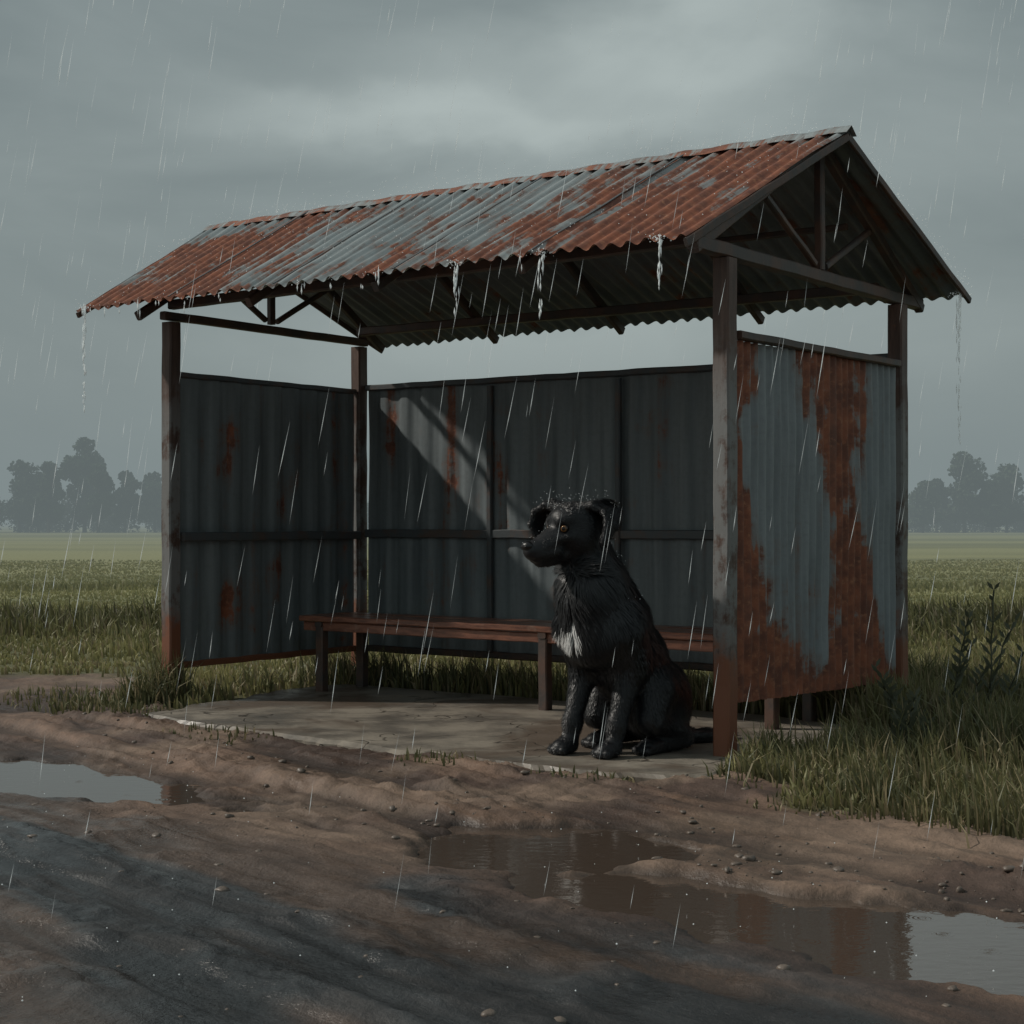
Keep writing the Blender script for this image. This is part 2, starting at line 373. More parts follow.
sheet('back_wall_sheet',L(.985,1.02,zt+.02),L(.015,1.02,zt+.02),L(.985,1.02,zb),L(.015,1.02,zb),21,.006,M_wall,SH,rb_,prof='trap',nv=20,per=12)
beam('left_top_rail',L(1,.03,zt+.005),L(1,.97,zt+.005),.045,.03,M_rail,SH)
beam('left_mid_rail',L(.988,.03,.92),L(.988,.97,.92),.035,.05,M_rail,SH)
beam('left_bottom_rail',L(1,.03,zb),L(1,.97,zb),.04,.035,M_tim,SH)
beam('back_top_rail',L(.985,1.01,zt+.03),L(.015,1.01,zt+.03),.045,.035,M_rail,SH)
beam('back_mid_rail',L(.985,1.003,.93),L(.015,1.003,.93),.022,.05,M_rail,SH)
beam('back_bottom_rail',L(.985,1.01,zb),L(.015,1.01,zb),.04,.04,M_dark,SH)
for s_ in(.715,.465,.22):
    beam('back_stud',L(s_,1.0,zb+.02),L(s_,1.0,zt),.035,.03,M_rail,SH,side=(U[0],U[1],0))
def rp_(u,v):
    r=.10+0*u
    cw=np.interp(v,[0,.18,.3,.5,.75,1],[.24,.22,.13,.10,.17,.22]);cc=np.interp(v,[0,.25,.5,.8,1],[.56,.60,.66,.72,.70])
    r=r+.68*np.exp(-((u-cc)/cw)**4)
    lw=np.interp(v,[0,.12,.22,.38,.6,.85,1],[.13,.14,.03,.06,.20,.26,.30])
    r=r+.66*np.exp(-(u/lw)**4)
    r=r+.5*sstep(.78,1.0,v)
    return r
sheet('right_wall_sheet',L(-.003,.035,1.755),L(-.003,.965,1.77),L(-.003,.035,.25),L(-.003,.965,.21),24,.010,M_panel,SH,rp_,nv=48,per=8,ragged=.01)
beam('right_top_rail',L(-.006,.035,1.775),L(-.006,.965,1.785),.05,.035,M_dark,SH)
beam('right_inner_rail',L(.012,.04,.93),L(.012,.96,.93),.03,.05,M_rail,SH)
beam('right_bottom_rail',L(.008,.04,.27),L(.008,.96,.23),.03,.04,M_tim,SH)
# ------------------------------------------------------------ bench
BN=empty('bench')
for i_,(ta,tb) in enumerate(((.475,.56),(.57,.655),(.665,.75))):
    beam('seat_plank_%d'%(i_+1),L(.925,ta/2+tb/2,.452),L(.03,ta/2+tb/2,.452),(tb-ta)*1.6,.032,M_bench,BN)
for i_,s_ in enumerate((.885,.44,.07)):
    for j_,t_ in enumerate((.50,.72)):
        beam('leg_%d_%d'%(i_+1,j_+1),L(s_,t_,-.02),L(s_,t_,.405),.055,.055,M_dark,BN,side=(U[0],U[1],0))
    beam('cross_bar_%d'%(i_+1),L(s_,.48,.421),L(s_,.745,.421),.05,.03,M_dark,BN)
beam('apron',L(.92,.495,.408),L(.04,.495,.408),.022,.05,M_bench,BN)
# ===DOG===
UNIT=.00418;DO=np.array([.4176,6.74,.040])
f2=np.array([-.74,-.67]);l2=np.array([.67,-.74])
hf=np.array([-.86,-.51,0]);hf/=np.linalg.norm(hf);hl=np.array([-hf[1],hf[0],0]);hu=np.array([0,0,1.])
HC=np.array([-37.,-25.,225.])
def B(a,b,z_):
    p=f2*a+l2*b;return np.array([p[0],p[1],z_])
def H(h,l,z_):return HC+(hf*h+hl*l+hu*z_)*1.04
bf=np.array([*f2,0]);bl=np.array([*l2,0]);bb=np.array([bf,bl,hu]);hb=np.array([hf,hl,hu])
prims=[]
def cap(p0,p1,r0,r1,k=8):prims.append(('c',p0,p1,r0,r1,k))
def ell(c,r,basis=bb,k=8,tilt=0):
    bs=np.array(basis)
    if tilt:
        ct,st_=math.cos(tilt),math.sin(tilt);bs=np.array([bs[0]*ct+bs[2]*st_,bs[1],-bs[0]*st_+bs[2]*ct])
    prims.append(('e',c,np.array(r,float),bs,k))
cap(B(26,0,168),B(10,0,132),29,38,10)
cap(B(10,0,132),B(-20,0,92),38,36,14)
cap(B(-20,0,92),B(-56,0,46),36,37,14)
ell(B(28,0,124),(24,27,36),k=12)
ell(B(-66,0,32),(26,34,30),k=12)
ell(B(38,-1,160),(17,24,32),k=14)
cap(H(-10,0,-10),B(22,-2,168),20,30,14)
for sgn in(1,-1):
    ell(B(-44,sgn*29,50),(36,18,41),k=6,tilt=-.25)
    cap(B(-30,sgn*34,66),B(-14,sgn*37,34),19,13,8)
    cap(B(-16,sgn*36,34),B(-62,sgn*34,18),12,10,7)
    cap(B(-70,sgn*35,11),B(-22,sgn*36,8),9,7.5,5)
    ell(B(-16,sgn*36,7.5),(14,10,7.8),k=4)
    for q_ in(-6.6,-2.2,2.2,6.6):
        cap(B(-14,sgn*36+q_,7),B(-4+1.5*(abs(q_)<5),sgn*36+q_*1.15,4.6),3.8,4.0,1.2)
for (sh,el,wr_,pa) in (((16,25,128),(-1,25,86),(19,25,32),(24,25,10)),((24,-24,128),(15,-24,86),(32,-23,32),(37,-23,10))):
    cap(B(*sh),B(*el),21,15,12);cap(B(*el),B(*wr_),14,8.2,7);ell(B(wr_[0]+1,wr_[1],wr_[2]-2),(8.8,9,12),k=6)
    cap(B(*wr_),B(*pa),8.2,8.6,5);ell(B(pa[0]+7,pa[1],8),(13.5,10.8,7.8),k=5)
    for q_ in(-7,-2.4,2.4,7):
        cap(B(pa[0]+9,pa[1]+q_,7.8),B(pa[0]+17+2*(abs(q_)<5),pa[1]+q_*1.15,4.8),4.1,4.3,1.2)
tl=[B(-84,0,16),B(-100,6,8),B(-122,14,6),B(-145,18,5.5),B(-166,14,5)]
for i_,(r0,r1) in enumerate(((10,8),(8,6.5),(6.5,5),(5,3))):cap(tl[i_],tl[i_+1],r0,r1,6)
# head
ell(H(-2,0,2),(27,22.5,23),hb,8)
ell(H(10,0,7),(17.5,15.5,12.5),hb,8)
cap(H(12,0,-7),H(44,0,-22),15,10.3,7)
ell(H(47.5,0,-22.5),(10,9.2,8.8),hb,4)
cap(H(0,0,-21),H(40,0,-32.5),12.3,6,4)
for sgn in(1,-1):
    ell(H(-1,sgn*13.5,-12),(16.5,9.5,14.5),hb,8)
    cap(H(14,sgn*12.5,8.5),H(23,sgn*8.5,5.5),4.2,3.4,5)
    cap(H(13,sgn*14,-9),H(24,sgn*11,-11),4,3.5,5)
    cap(H(26,sgn*6,-23),H(46,sgn*5,-28.5),6.7,4.5,3)
EARS=[(1,[(-6,12,20),(-13,22,22),(-19,32,16),(-15,38,4),(-6,38,-12)]),(-1,[(4,-12,19),(11,-24,23),(18,-34,17),(21,-38,5),(19,-37,-9)])]
for sgn,pts in EARS:
    pts=[H(*p) for p in pts]
    wd=[8,8.5,7.5,6,1.2];rad=[4.5,3.4,2.8,2.4,2.0]
    for i_ in range(4):
        for off_ in(-1,-.33,.33,1):
            a=pts[i_]+hf*off_*wd[i_]+hu*(-abs(off_))*2.4;b=pts[i_+1]+hf*off_*wd[i_+1]+hu*(-abs(off_))*2.4
            cap(a,b,rad[i_],rad[i_+1],3)
carve=[]
for sgn in(1,-1):
    carve.append(('s',H(24.0,sgn*14.5,-1.5),None,5.0))
    carve.append(('c',H(16,sgn*18,-23),H(39,sgn*10.8,-30.5),1.7))
    carve.append(('c',H(39,sgn*10.8,-30.5),H(55,sgn*3,-31.5),1.5))
st_=1.5
lo=np.array([-98.,-84.,-3.]);hi=np.array([150.,140.,268.])
n3=((hi-lo)/st_).astype(int)
ax_=[np.float32(lo[i_]+st_*np.arange(n3[i_])) for i_ in range(3)]
Fd=np.full(tuple(n3),1e3,np.float32)
def sub(pmin,pmax,m):
    a=[max(0,int((pmin[i_]-m-lo[i_])/st_)) for i_ in range(3)];b=[min(n3[i_],int((pmax[i_]+m-lo[i_])/st_)+2) for i_ in range(3)]
    return tuple(slice(a[i_],b[i_]) for i_ in range(3))
def coords(sl):
    return [ax_[0][sl[0]][:,None,None],ax_[1][sl[1]][None,:,None],ax_[2][sl[2]][None,None,:]]
def smin(a,b,k):
    h=np.clip(.5+.5*(b-a)/k,0,1);return b*(1-h)+a*h-k*h*(1-h)
def dcap(C,p0,p1,r0,r1):
    d=p1-p0;dd=d.dot(d)
    tt_=np.clip(sum((C[i_]-p0[i_])*d[i_] for i_ in range(3))/dd,0,1)
    return np.sqrt(sum((C[i_]-p0[i_]-tt_*d[i_])**2 for i_ in range(3)))-(r0+(r1-r0)*tt_)
for pr in prims:
    if pr[0]=='c':
        _,p0,p1,r0,r1,k=pr;R=max(r0,r1)
        sl=sub(np.minimum(p0,p1),np.maximum(p0,p1),R+k+6);D=dcap(coords(sl),p0,p1,r0,r1)
    else:
        _,c0,r,bs,k=pr;R=max(r);sl=sub(c0,c0,R+k+6);C=coords(sl)
        rel=[C[i_]-c0[i_] for i_ in range(3)]
        q_=[(rel[0]*bs[j_][0]+rel[1]*bs[j_][1]+rel[2]*bs[j_][2]) for j_ in range(3)]
        k0=np.sqrt(sum((q_[j_]/r[j_])**2 for j_ in range(3)));k1=np.sqrt(sum((q_[j_]/r[j_]**2)**2 for j_ in range(3)))+1e-6
        D=k0*(k0-1)/k1
    Fd[sl]=smin(Fd[sl],D.astype(np.float32),k)
for ty,p0,p1,r in carve:
    if ty=='s':
        sl=sub(p0,p0,r+8);C=coords(sl);D=r-np.sqrt(sum((C[i_]-p0[i_])**2 for i_ in range(3)))
    else:
        sl=sub(np.minimum(p0,p1),np.maximum(p0,p1),r+8);D=-dcap(coords(sl),p0,p1,r,r)
    Fd[sl]=-smin(-Fd[sl],-D.astype(np.float32),1.5)
def nets(Fd,lo,h):
    ins=Fd<0
    cs=[(i,j,k) for i in(0,1) for j in(0,1) for k in(0,1)]
    sh=tuple(np.array(Fd.shape)-1)
    cnt=np.zeros(sh,np.int8)
    for (i,j,k) in cs:cnt+=ins[i:i+sh[0],j:j+sh[1],k:k+sh[2]]
    act=np.argwhere((cnt>0)&(cnt<8));vals={c:Fd[act[:,0]+c[0],act[:,1]+c[1],act[:,2]+c[2]] for c in cs}
    acc=np.zeros((len(act),3));num=np.zeros(len(act))
    for c in cs:
        for a in range(3):
            if c[a]==0:
                d=list(c);d[a]=1;d=tuple(d);va=vals[c];vb=vals[d];m=(va<0)!=(vb<0)
                t=np.where(m,va/np.where(m,va-vb,1),0)
                p=np.array(c,float)[None]+t[:,None]*np.eye(3)[a][None]
                acc+=np.where(m[:,None],p,0);num+=m
    V=lo+h*(act+acc/num[:,None])
    idx=np.full(sh,-1,np.int64);idx[act[:,0],act[:,1],act[:,2]]=np.arange(len(act))
    FF=[]
    for a in range(3):
        b,c=(a+1)%3,(a+2)%3
        s0=[slice(None)]*3;s1=[slice(None)]*3;s0[a]=slice(0,-1);s1[a]=slice(1,None)
        A=ins[tuple(s0)];Bb=ins[tuple(s1)];E=np.argwhere(A!=Bb)
        E=E[(E[:,b]>0)&(E[:,c]>0)&(E[:,b]<sh[b])&(E[:,c]<sh[c])]
        flip=A[E[:,0],E[:,1],E[:,2]]
        def g(db,dc):
            e=E.copy();e[:,b]-=db;e[:,c]-=dc;return idx[e[:,0],e[:,1],e[:,2]]
        Q=np.stack([g(1,1),g(0,1),g(0,0),g(1,0)],1)
        Q[~flip]=Q[~flip][:,::-1];FF.append(Q)
    return V,np.concatenate(FF)
DV,DF=nets(Fd,lo,st_)
gr=np.gradient(Fd,st_)
def samp_n(P):
    ii=np.clip(np.round((P-lo)/st_).astype(int),0,n3-1)
    N=np.stack([g_[ii[:,0],ii[:,1],ii[:,2]] for g_ in gr],1);return N/(np.linalg.norm(N,axis=1)[:,None]+1e-6)
DN=samp_n(DV)
rel=DV-HC;hh_=rel@hf;hl_=rel@hl;hz=rel[:,2]
headm=sstep(-30,-8,hh_)*sstep(-45,-28,hz)
bodyf=(1-headm)*sstep(70,110,DV[:,2])
clump=(fbm(DV[:,0]*.16+DV[:,1]*.16,DV[:,2]*.045,5,3)-.5)*4*bodyf
DVd=DV+DN*clump[:,None]
def white(P):
    d=np.sqrt(((P[:,0]+44)/11)**2+((P[:,2]-124)/12)**2)+(fbm(P[:,0]*.25,P[:,2]*.12,9,3)-.5)*1.3
    return (d<.72)&(P[:,1]<10)
DC=np.where(white(DV)[:,None],np.array([[.6,.6,.59]]),np.array([[.0085,.009,.011]]))
DC[(hh_>28)&(hz<-6)&(hz>-40)]=np.array([.013,.013,.015])
DG=empty('dog')
t=NT('dog_coat');n1=t.noise(t.pos(),70,4,.6,stretch=(1,1,.3))
t.set(Base_Color=t.attr('fcol',True),Roughness=.46,Normal=t.bump(n1,.4,.003));t.b.inputs['Specular IOR Level'].default_value=.42;M_coat=t.m
t=NT('dog_fur');t.set(Base_Color=t.attr('fcol',True),Roughness=.42);t.b.inputs['Specular IOR Level'].default_value=.48;M_fur=t.m
def dw(P):return P*UNIT+DO
mesh_np('body',dw(DVd),DF,M_coat,parent=DG,attrs={'fcol':DC})
NF=160000
ri=rng.integers(0,len(DV),NF);P0=DVd[ri]+rng.normal(0,.7,(NF,3));N0=DN[ri]
rel=P0-HC;h_=rel@hf;l_=rel@hl;z_=rel[:,2];bz=P0[:,2]
ba=P0[:,0]*f2[0]+P0[:,1]*f2[1];bbv=P0[:,0]*l2[0]+P0[:,1]*l2[1]
head=np.maximum(sstep(-22,0,h_)*sstep(-38,-26,z_),sstep(8,20,h_)*sstep(-58,-48,z_))
ear=(np.abs(l_)>25)&(z_>-15)
leg=((bz<92)&(ba>-8))|(bz<20)
leg&=~(ba<-88)
Ln=6.5+5*sstep(60,120,bz)+7*np.exp(-((bz-165)/30)**2)
Ln=Ln+5*sstep(20,45,ba)*sstep(95,120,bz)
Ln=np.where(ba<-88,8,Ln)
Ln=np.where(leg,2.6+5*sstep(40,92,bz),Ln);Ln=np.where((bz<20)&leg,1.3,Ln)
Ln=Ln*(1-head)+head*np.where(h_>20,.9,2.4)
Ln=np.where(ear,2.6,Ln);Ln=Ln*rng.uniform(.6,1.25,NF)
liftb=np.where(leg|(head>.5)|ear,.03,.13)
flow=np.stack([-.45*f2[0]+0*Ln,-.45*f2[1]+0*Ln,-1+0*Ln],1)
flow=np.where(((h_>-5)&(z_>-45)&~ear)[:,None],(-hf*1+np.array([0,0,-.2]))[None],flow)
flow=np.where(ear[:,None],np.array([[0,0,-1.]]),flow)
flow=np.where((ba<-88)[:,None],np.array([-f2[0],-f2[1],-.1])[None],flow)
ch=sstep(10,40,ba)*sstep(95,125,bz)*(1-head)
flow=flow+np.array([*l2,0])[None]*(np.sign(bbv)*ch*.35)[:,None]
sw=(fbm((P0[:,0]+P0[:,1])*.07+3,P0[:,2]*.05,31,3)-.5);flow=flow+np.array([*l2,0])[None]*(sw*np.where(head>.5,.4,1.6))[:,None]+rng.normal(0,.09,(NF,3))
tg=flow-N0*(flow*N0).sum(1)[:,None];tg/=np.linalg.norm(tg,axis=1)[:,None]+1e-6
lf2=fbm(P0[:,0]*.12,P0[:,2]*.12+P0[:,1]*.1,55,2)
sd_=np.cross(tg,N0);lift=liftb*(.4+1.4*lf2)+.05*rng.random(NF)
keep=np.ones(NF,bool)
for sgn in(1,-1):keep&=np.linalg.norm(P0-H(25,sgn*14,-1.8),axis=1)>6.5
keep&=~((h_>45)&(z_>-42))
P0,N0,tg,sd_,Ln,lift=[a[keep] for a in(P0,N0,tg,sd_,Ln,lift)];n=len(Ln)
wd=(.34+.22*rng.random(n))*np.clip(Ln/8,.5,1.5)
mid=P0+(tg*1.0+N0*lift[:,None]*1.2)*(Ln*.5)[:,None];tip=P0+(tg+N0*lift[:,None]*.75)*Ln[:,None]
P0=P0-N0*.5
V=np.stack([P0-sd_*wd[:,None],P0+sd_*wd[:,None],mid+sd_*wd[:,None]*.8,mid-sd_*wd[:,None]*.8,tip],1).reshape(-1,3)
b0=np.arange(n)*5
V[:,2]=np.maximum(V[:,2],.6)
fc=np.where(white(P0)[:,None],np.array([[.66,.66,.65]]),np.array([[.008,.0088,.0105]])*rng.uniform(.5,2.0,(n,1)))
mesh_np('fur',dw(V),[np.stack([b0,b0+1,b0+2,b0+3],1),np.stack([b0+3,b0+2,b0+4],1)],M_fur,parent=DG,attrs={'fcol':np.repeat(fc,5,0)},smooth=False)
def uvs(name,c0,r,bas,mat,par,colf=None,nu=24,nv=16,scale=(1,1,1)):
    th=np.linspace(0,np.pi,nv);ph=np.linspace(0,2*np.pi,nu,endpoint=False)
    T,Pp=np.meshgrid(th,ph,indexing='ij');a=np.cos(T).ravel()*scale[0];b=(np.sin(T)*np.cos(Pp)).ravel()*scale[1];c_=(np.sin(T)*np.sin(Pp)).ravel()*scale[2]
    V=c0+r*(a[:,None]*bas[0]+b[:,None]*bas[1]+c_[:,None]*bas[2])
    I=np.arange(nu*nv).reshape(nv,nu);I2=np.roll(I,-1,1)
    F=np.stack([I[:-1],I2[:-1],I2[1:],I[1:]],-1).reshape(-1,4)
    at={'fcol':colf(T.ravel())} if colf else None
    return mesh_np(name,dw(V),F,mat,parent=par,attrs=at)
t=NT('eye_mat');t.set(Base_Color=t.attr('fcol',True),Roughness=.05);M_eye=t.m
def ecol(T):
    return np.where((T<.42)[:,None],np.array([[.003,.003,.003]]),np.where((T<.85)[:,None],np.array([[.13,.062,.02]]),np.array([[.010,.008,.007]])))
for i_,sgn in enumerate((1,-1)):
    gd=hf*.8+hl*sgn*.55+hu*.02;gd/=np.linalg.norm(gd);g2=np.cross(gd,hu);g2/=np.linalg.norm(g2);g3=np.cross(g2,gd)
    uvs('eye_%d'%(i_+1),H(20.4,sgn*12.5,-1.8),4.3,(gd,g2,g3),M_eye,DG,ecol,36,40)
t=NT('nose_mat');t.set(Base_Color=(.010,.010,.011),Roughness=.3,Normal=t.bump(t.noise(t.pos(),260,2,.5),.4,.002));M_nose=t.m
uvs('nose',H(53.6,0,-18),1,(hf,hl,hu),M_nose,DG,None,28,20,(5.8,7.2,5.2))
for sgn in(1,-1):uvs('nostril_%d'%(1 if sgn>0 else 2),H(57.6,sgn*3.4,-18.5),1,(hf,hl,hu),M_coat,DG,lambda T:np.full((len(T),3),.001),14,10,(1.2,1.7,1.3))
# ===END DOG===
# ------------------------------------------------------------ grass
def blades(name,x,y,h,w,col,lean=.35,mat=None):
    n=len(x);z=gheight(x,y)-.01
    an=rng.uniform(0,2*np.pi,n);la=rng.normal(0,lean,n)*h;ld=np.stack([np.cos(an)*la,np.sin(an)*la],1)
    ld[:,0]-=.06*h
    fa=rng.uniform(-1.0,1.0,n);sx=np.cos(fa)*w;sy=np.sin(fa)*w
    base=np.stack([x,y,z],1);mid=base+np.c_[ld*.35,h*.58];tip=base+np.c_[ld*1.15,h*(1-.25*np.minimum(1,np.abs(la)/h))]
    s=np.c_[sx,sy,0*sx]
    V=np.stack([base-s,base+s,mid+s*.75,mid-s*.75,tip],1).reshape(-1,3);b=np.arange(n)*5
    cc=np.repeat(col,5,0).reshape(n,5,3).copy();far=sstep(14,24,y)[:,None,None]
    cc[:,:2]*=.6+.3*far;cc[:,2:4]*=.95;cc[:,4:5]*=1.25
    return mesh_np(name,V,[np.stack([b,b+1,b+2,b+3],1),np.stack([b+3,b+2,b+4],1)],mat,attrs={'gcol':cc.reshape(-1,3)},smooth=False)
t=NT('grass_mat');c_=t.attr('gcol',True);t.set(Base_Color=c_,Roughness=.55)
tr=t.new('ShaderNodeBsdfTranslucent');t.put(tr.inputs[0],c_);ms=t.new('ShaderNodeMixShader');ms.inputs[0].default_value=.3
t.l.new(t.b.outputs[0],ms.inputs[1]);t.l.new(tr.outputs[0],ms.inputs[2]);t.l.new(ms.outputs[0],t.n['Material Output'].inputs[0]);M_gr=t.m
GX=[];GY=[];GH=[];GW=[];GC=[]
def add(x,y,h,w,c):
    GX.append(x);GY.append(y);GH.append(h);GW.append(w);GC.append(c)
def gcolr(n,a,b,x,y):
    t=np.clip(fbm(x*1.1,y*1.1,101,3)+rng.normal(0,.18,n),0,1)[:,None];c=np.array(a)*(1-t)+np.array(b)*t
    dry=(rng.random(n)<.24)[:,None];return np.where(dry,np.array([[.31,.255,.145]]),c)
n=140000
d=4.6*(42/4.6)**rng.random(n);xx=rng.uniform(-.48,.48,n)*d
gm_=masks(xx,d)[3];bare=fbm(xx*1.3,d*1.3,207,3)
k=(gm_>.35+.4*rng.random(n))&(~in_poly(xx,d,SLAB))&((bare+rng.normal(0,.05,n)>.36)|(d>11));d=d[k];xx=xx[k];n=len(d)
clump=fbm(xx*1.6,d*1.6,7,3)
h=.025+.10*clump*rng.uniform(.5,1.3,n)*(.5+.9*sstep(.35,.6,fbm(xx*.7,d*.9,19,3)))*(1-.5*sstep(16,22,d))
tall=np.exp(-((d-14.6)/1.5)**2)*sstep(.30,.5,fbm(xx*.5,d*.8,15,3))
h=h+.26*tall*rng.uniform(.4,1.2,n)
tall2=np.exp(-((d-24)/1.0)**2);h=h+.10*tall2*rng.uniform(.4,1.2,n)
h=h+.16*sstep(.9,2.2,xx)*sstep(6.2,7.4,d)*(1-sstep(9.5,12,d))*clump*1.5
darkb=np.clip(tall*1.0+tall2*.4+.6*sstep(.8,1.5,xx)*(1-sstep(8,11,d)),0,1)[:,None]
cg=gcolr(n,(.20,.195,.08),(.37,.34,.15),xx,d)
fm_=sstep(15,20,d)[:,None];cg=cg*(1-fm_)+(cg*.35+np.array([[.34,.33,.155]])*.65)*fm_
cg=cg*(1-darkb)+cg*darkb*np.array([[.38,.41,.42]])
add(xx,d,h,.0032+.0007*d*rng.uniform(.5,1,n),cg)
tufts=[(-1.95,8.62,.16,330,.17),(-1.86,8.75,.12,260,.26),(-2.15,8.45,.3,300,.08),(-1.7,8.9,.15,120,.12),(.93,6.45,.16,260,.13),(1.0,6.6,.14,160,.15),(1.15,6.2,.3,300,.10),(.8,6.2,.12,120,.07),
 (1.75,7.9,.4,600,.22),(2.1,8.6,.3,500,.28),(1.4,5.75,.35,260,.10),(1.9,5.5,.35,260,.12),(2.0,6.8,.4,600,.22),(1.6,6.6,.35,400,.15),(-.95,9.75,.35,500,.2),(.3,8.9,.5,700,.18),(-.3,9.3,.4,600,.18),(-1.3,9.4,.35,300,.12),
 (-1.3,7.42,.3,80,.05),(-.3,6.5,.2,60,.05),(.3,6.15,.25,60,.04),(-1.9,8.2,.25,160,.06),(-2.4,8.9,.5,250,.06),(1.1,8.5,.5,600,.18),(.75,8.75,.3,300,.2)]
for (tx,ty,r,nn,hh0) in tufts:
    rr_=r*np.sqrt(rng.random(nn))*rng.uniform(.6,1,nn);a=rng.uniform(0,2*np.pi,nn);xx=tx+rr_*np.cos(a)*1.2;yy=ty+rr_*np.sin(a)
    k=~in_poly(xx,yy,SLAB);xx=xx[k];yy=yy[k];n=len(xx)
    add(xx,yy,hh0*rng.uniform(.4,1.35,n),.0035*rng.uniform(.7,1.4,n)+.0015,gcolr(n,(.085,.092,.042),(.21,.205,.088),xx,yy))
n=420;tx=rng.uniform(.85,3.0,n);ty=np.interp(tx,yb_x,yb_y)+rng.uniform(-.35,1.9,n)
xs=[];ys=[];hs=[]
for a,b in zip(tx,ty):
    m=int(rng.integers(10,34));r=rng.uniform(.02,.07);hh0=rng.uniform(.03,.17)
    xs.append(a+rng.normal(0,r,m));ys.append(b+rng.normal(0,r,m));hs.append(hh0*rng.uniform(.5,1.2,m))
xs=np.concatenate(xs);ys=np.concatenate(ys);hs=np.concatenate(hs);k=~in_poly(xs,ys,SLAB);xs,ys,hs=xs[k],ys[k],hs[k]
add(xs,ys,hs,np.full(len(xs),.004),gcolr(len(xs),(.085,.09,.042),(.23,.215,.095),xs,ys))
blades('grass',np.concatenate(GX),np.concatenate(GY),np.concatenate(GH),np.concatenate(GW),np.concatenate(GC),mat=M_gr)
def weed(x0,y0,ht,lx,seed):
    r=np.random.default_rng(seed);V=[];F=[];
    z0=float(gheight(np.array([x0]),np.array([y0]))[0])
    for sidx in range(3):
        H_=ht*(1-.22*sidx);l=lx+r.uniform(-.18,.18);pts=[np.array([x0+sidx*.03*(-1)**sidx+l*H_*(t_**1.5),y0+r.uniform(-.02,.02),z0+H_*t_]) for t_ in np.linspace(0,1,14)]
        for a,b in zip(pts[:-1],pts[1:]):
            k=len(V);rr_=.0045
            for p_ in(a,b):
                for an in(0,2.09,4.19):V.append(p_+np.array([math.cos(an)*rr_,math.sin(an)*rr_,0]))
            F+= [(k,k+1,k+4,k+3),(k+1,k+2,k+5,k+4),(k+2,k,k+3,k+5)]
        for j in range(3,14):
            for sg in(1,-1):
                if r.random()<.25:continue
                p_=pts[j];an=r.uniform(-.8,.8);ln=.085*(1.15-.55*j/14)*r.uniform(.7,1.2);d_=np.array([sg*math.cos(an),math.sin(an),1.3]);d_/=np.linalg.norm(d_)
                s_=np.cross(d_,[0,1,.3]);s_/=np.linalg.norm(s_);k=len(V)
                V+= [p_,p_+d_*ln*.5+s_*.009,p_+d_*ln,p_+d_*ln*.5-s_*.009];F.append((k,k+1,k+2,k+3))
    V=np.array(V);mesh_np('weed_plant',V,np.array(F),M_gr,attrs={'gcol':np.tile([[.10,.11,.07]],(len(V),1))},smooth=False)
for a in((1.98,7.3,.54,.15,1),(2.2,7.45,.66,.12,2),(1.75,7.1,.34,-.3,3),(2.35,7.0,.44,.2,4),(1.9,8.4,.5,.1,5),(1.62,6.7,.25,.2,6)):weed(*a)
# ------------------------------------------------------------ pebbles
V=[];F=[]
import bmesh
bm=bmesh.new();bmesh.ops.create_icosphere(bm,subdivisions=2,radius=1);iv=np.array([v.co[:] for v in bm.verts]);iF=np.array([[v.index for v in f.verts] for f in bm.faces]);bm.free()
n=1200;px=rng.uniform(-2.4,2.6,n);py=3.1+5.5*rng.random(n)**1.3
cl_=rng.random(n)<.3;px[cl_]=.5+rng.normal(0,.6,cl_.sum());py[cl_]=4.75-.6*(px[cl_]-.5)+rng.normal(0,.25,cl_.sum())
k=(masks(px,py)[3]<.3)&(pudmask(px,py)<.05)&(~in_poly(px,py,SLAB));px=px[k];py=py[k];pz=gheight(px,py)
for i_ in range(len(px)):
    r=.003+.016*rng.random()**4;sc=rng.uniform(.6,1.3,3);sc[2]*=.6
    dd_=1+.35*(vnoise(iv[:,0]*2+i_,iv[:,1]*2+iv[:,2],3)-.5)*2
    V.append(iv*dd_[:,None]*sc*r+np.array([px[i_],py[i_],pz[i_]+r*.15]));F.append(iF+i_*len(iv))
t=NT('pebble_mat');t.set(Base_Color=t.mix(t.noise(t.pos(),4,3,.5),(.08,.06,.048),(.20,.16,.13)),Roughness=.45,Normal=t.bump(t.noise(t.pos(),90,3,.6),.5,.004))
mesh_np('pebbles',np.concatenate(V),np.concatenate(F),t.m)
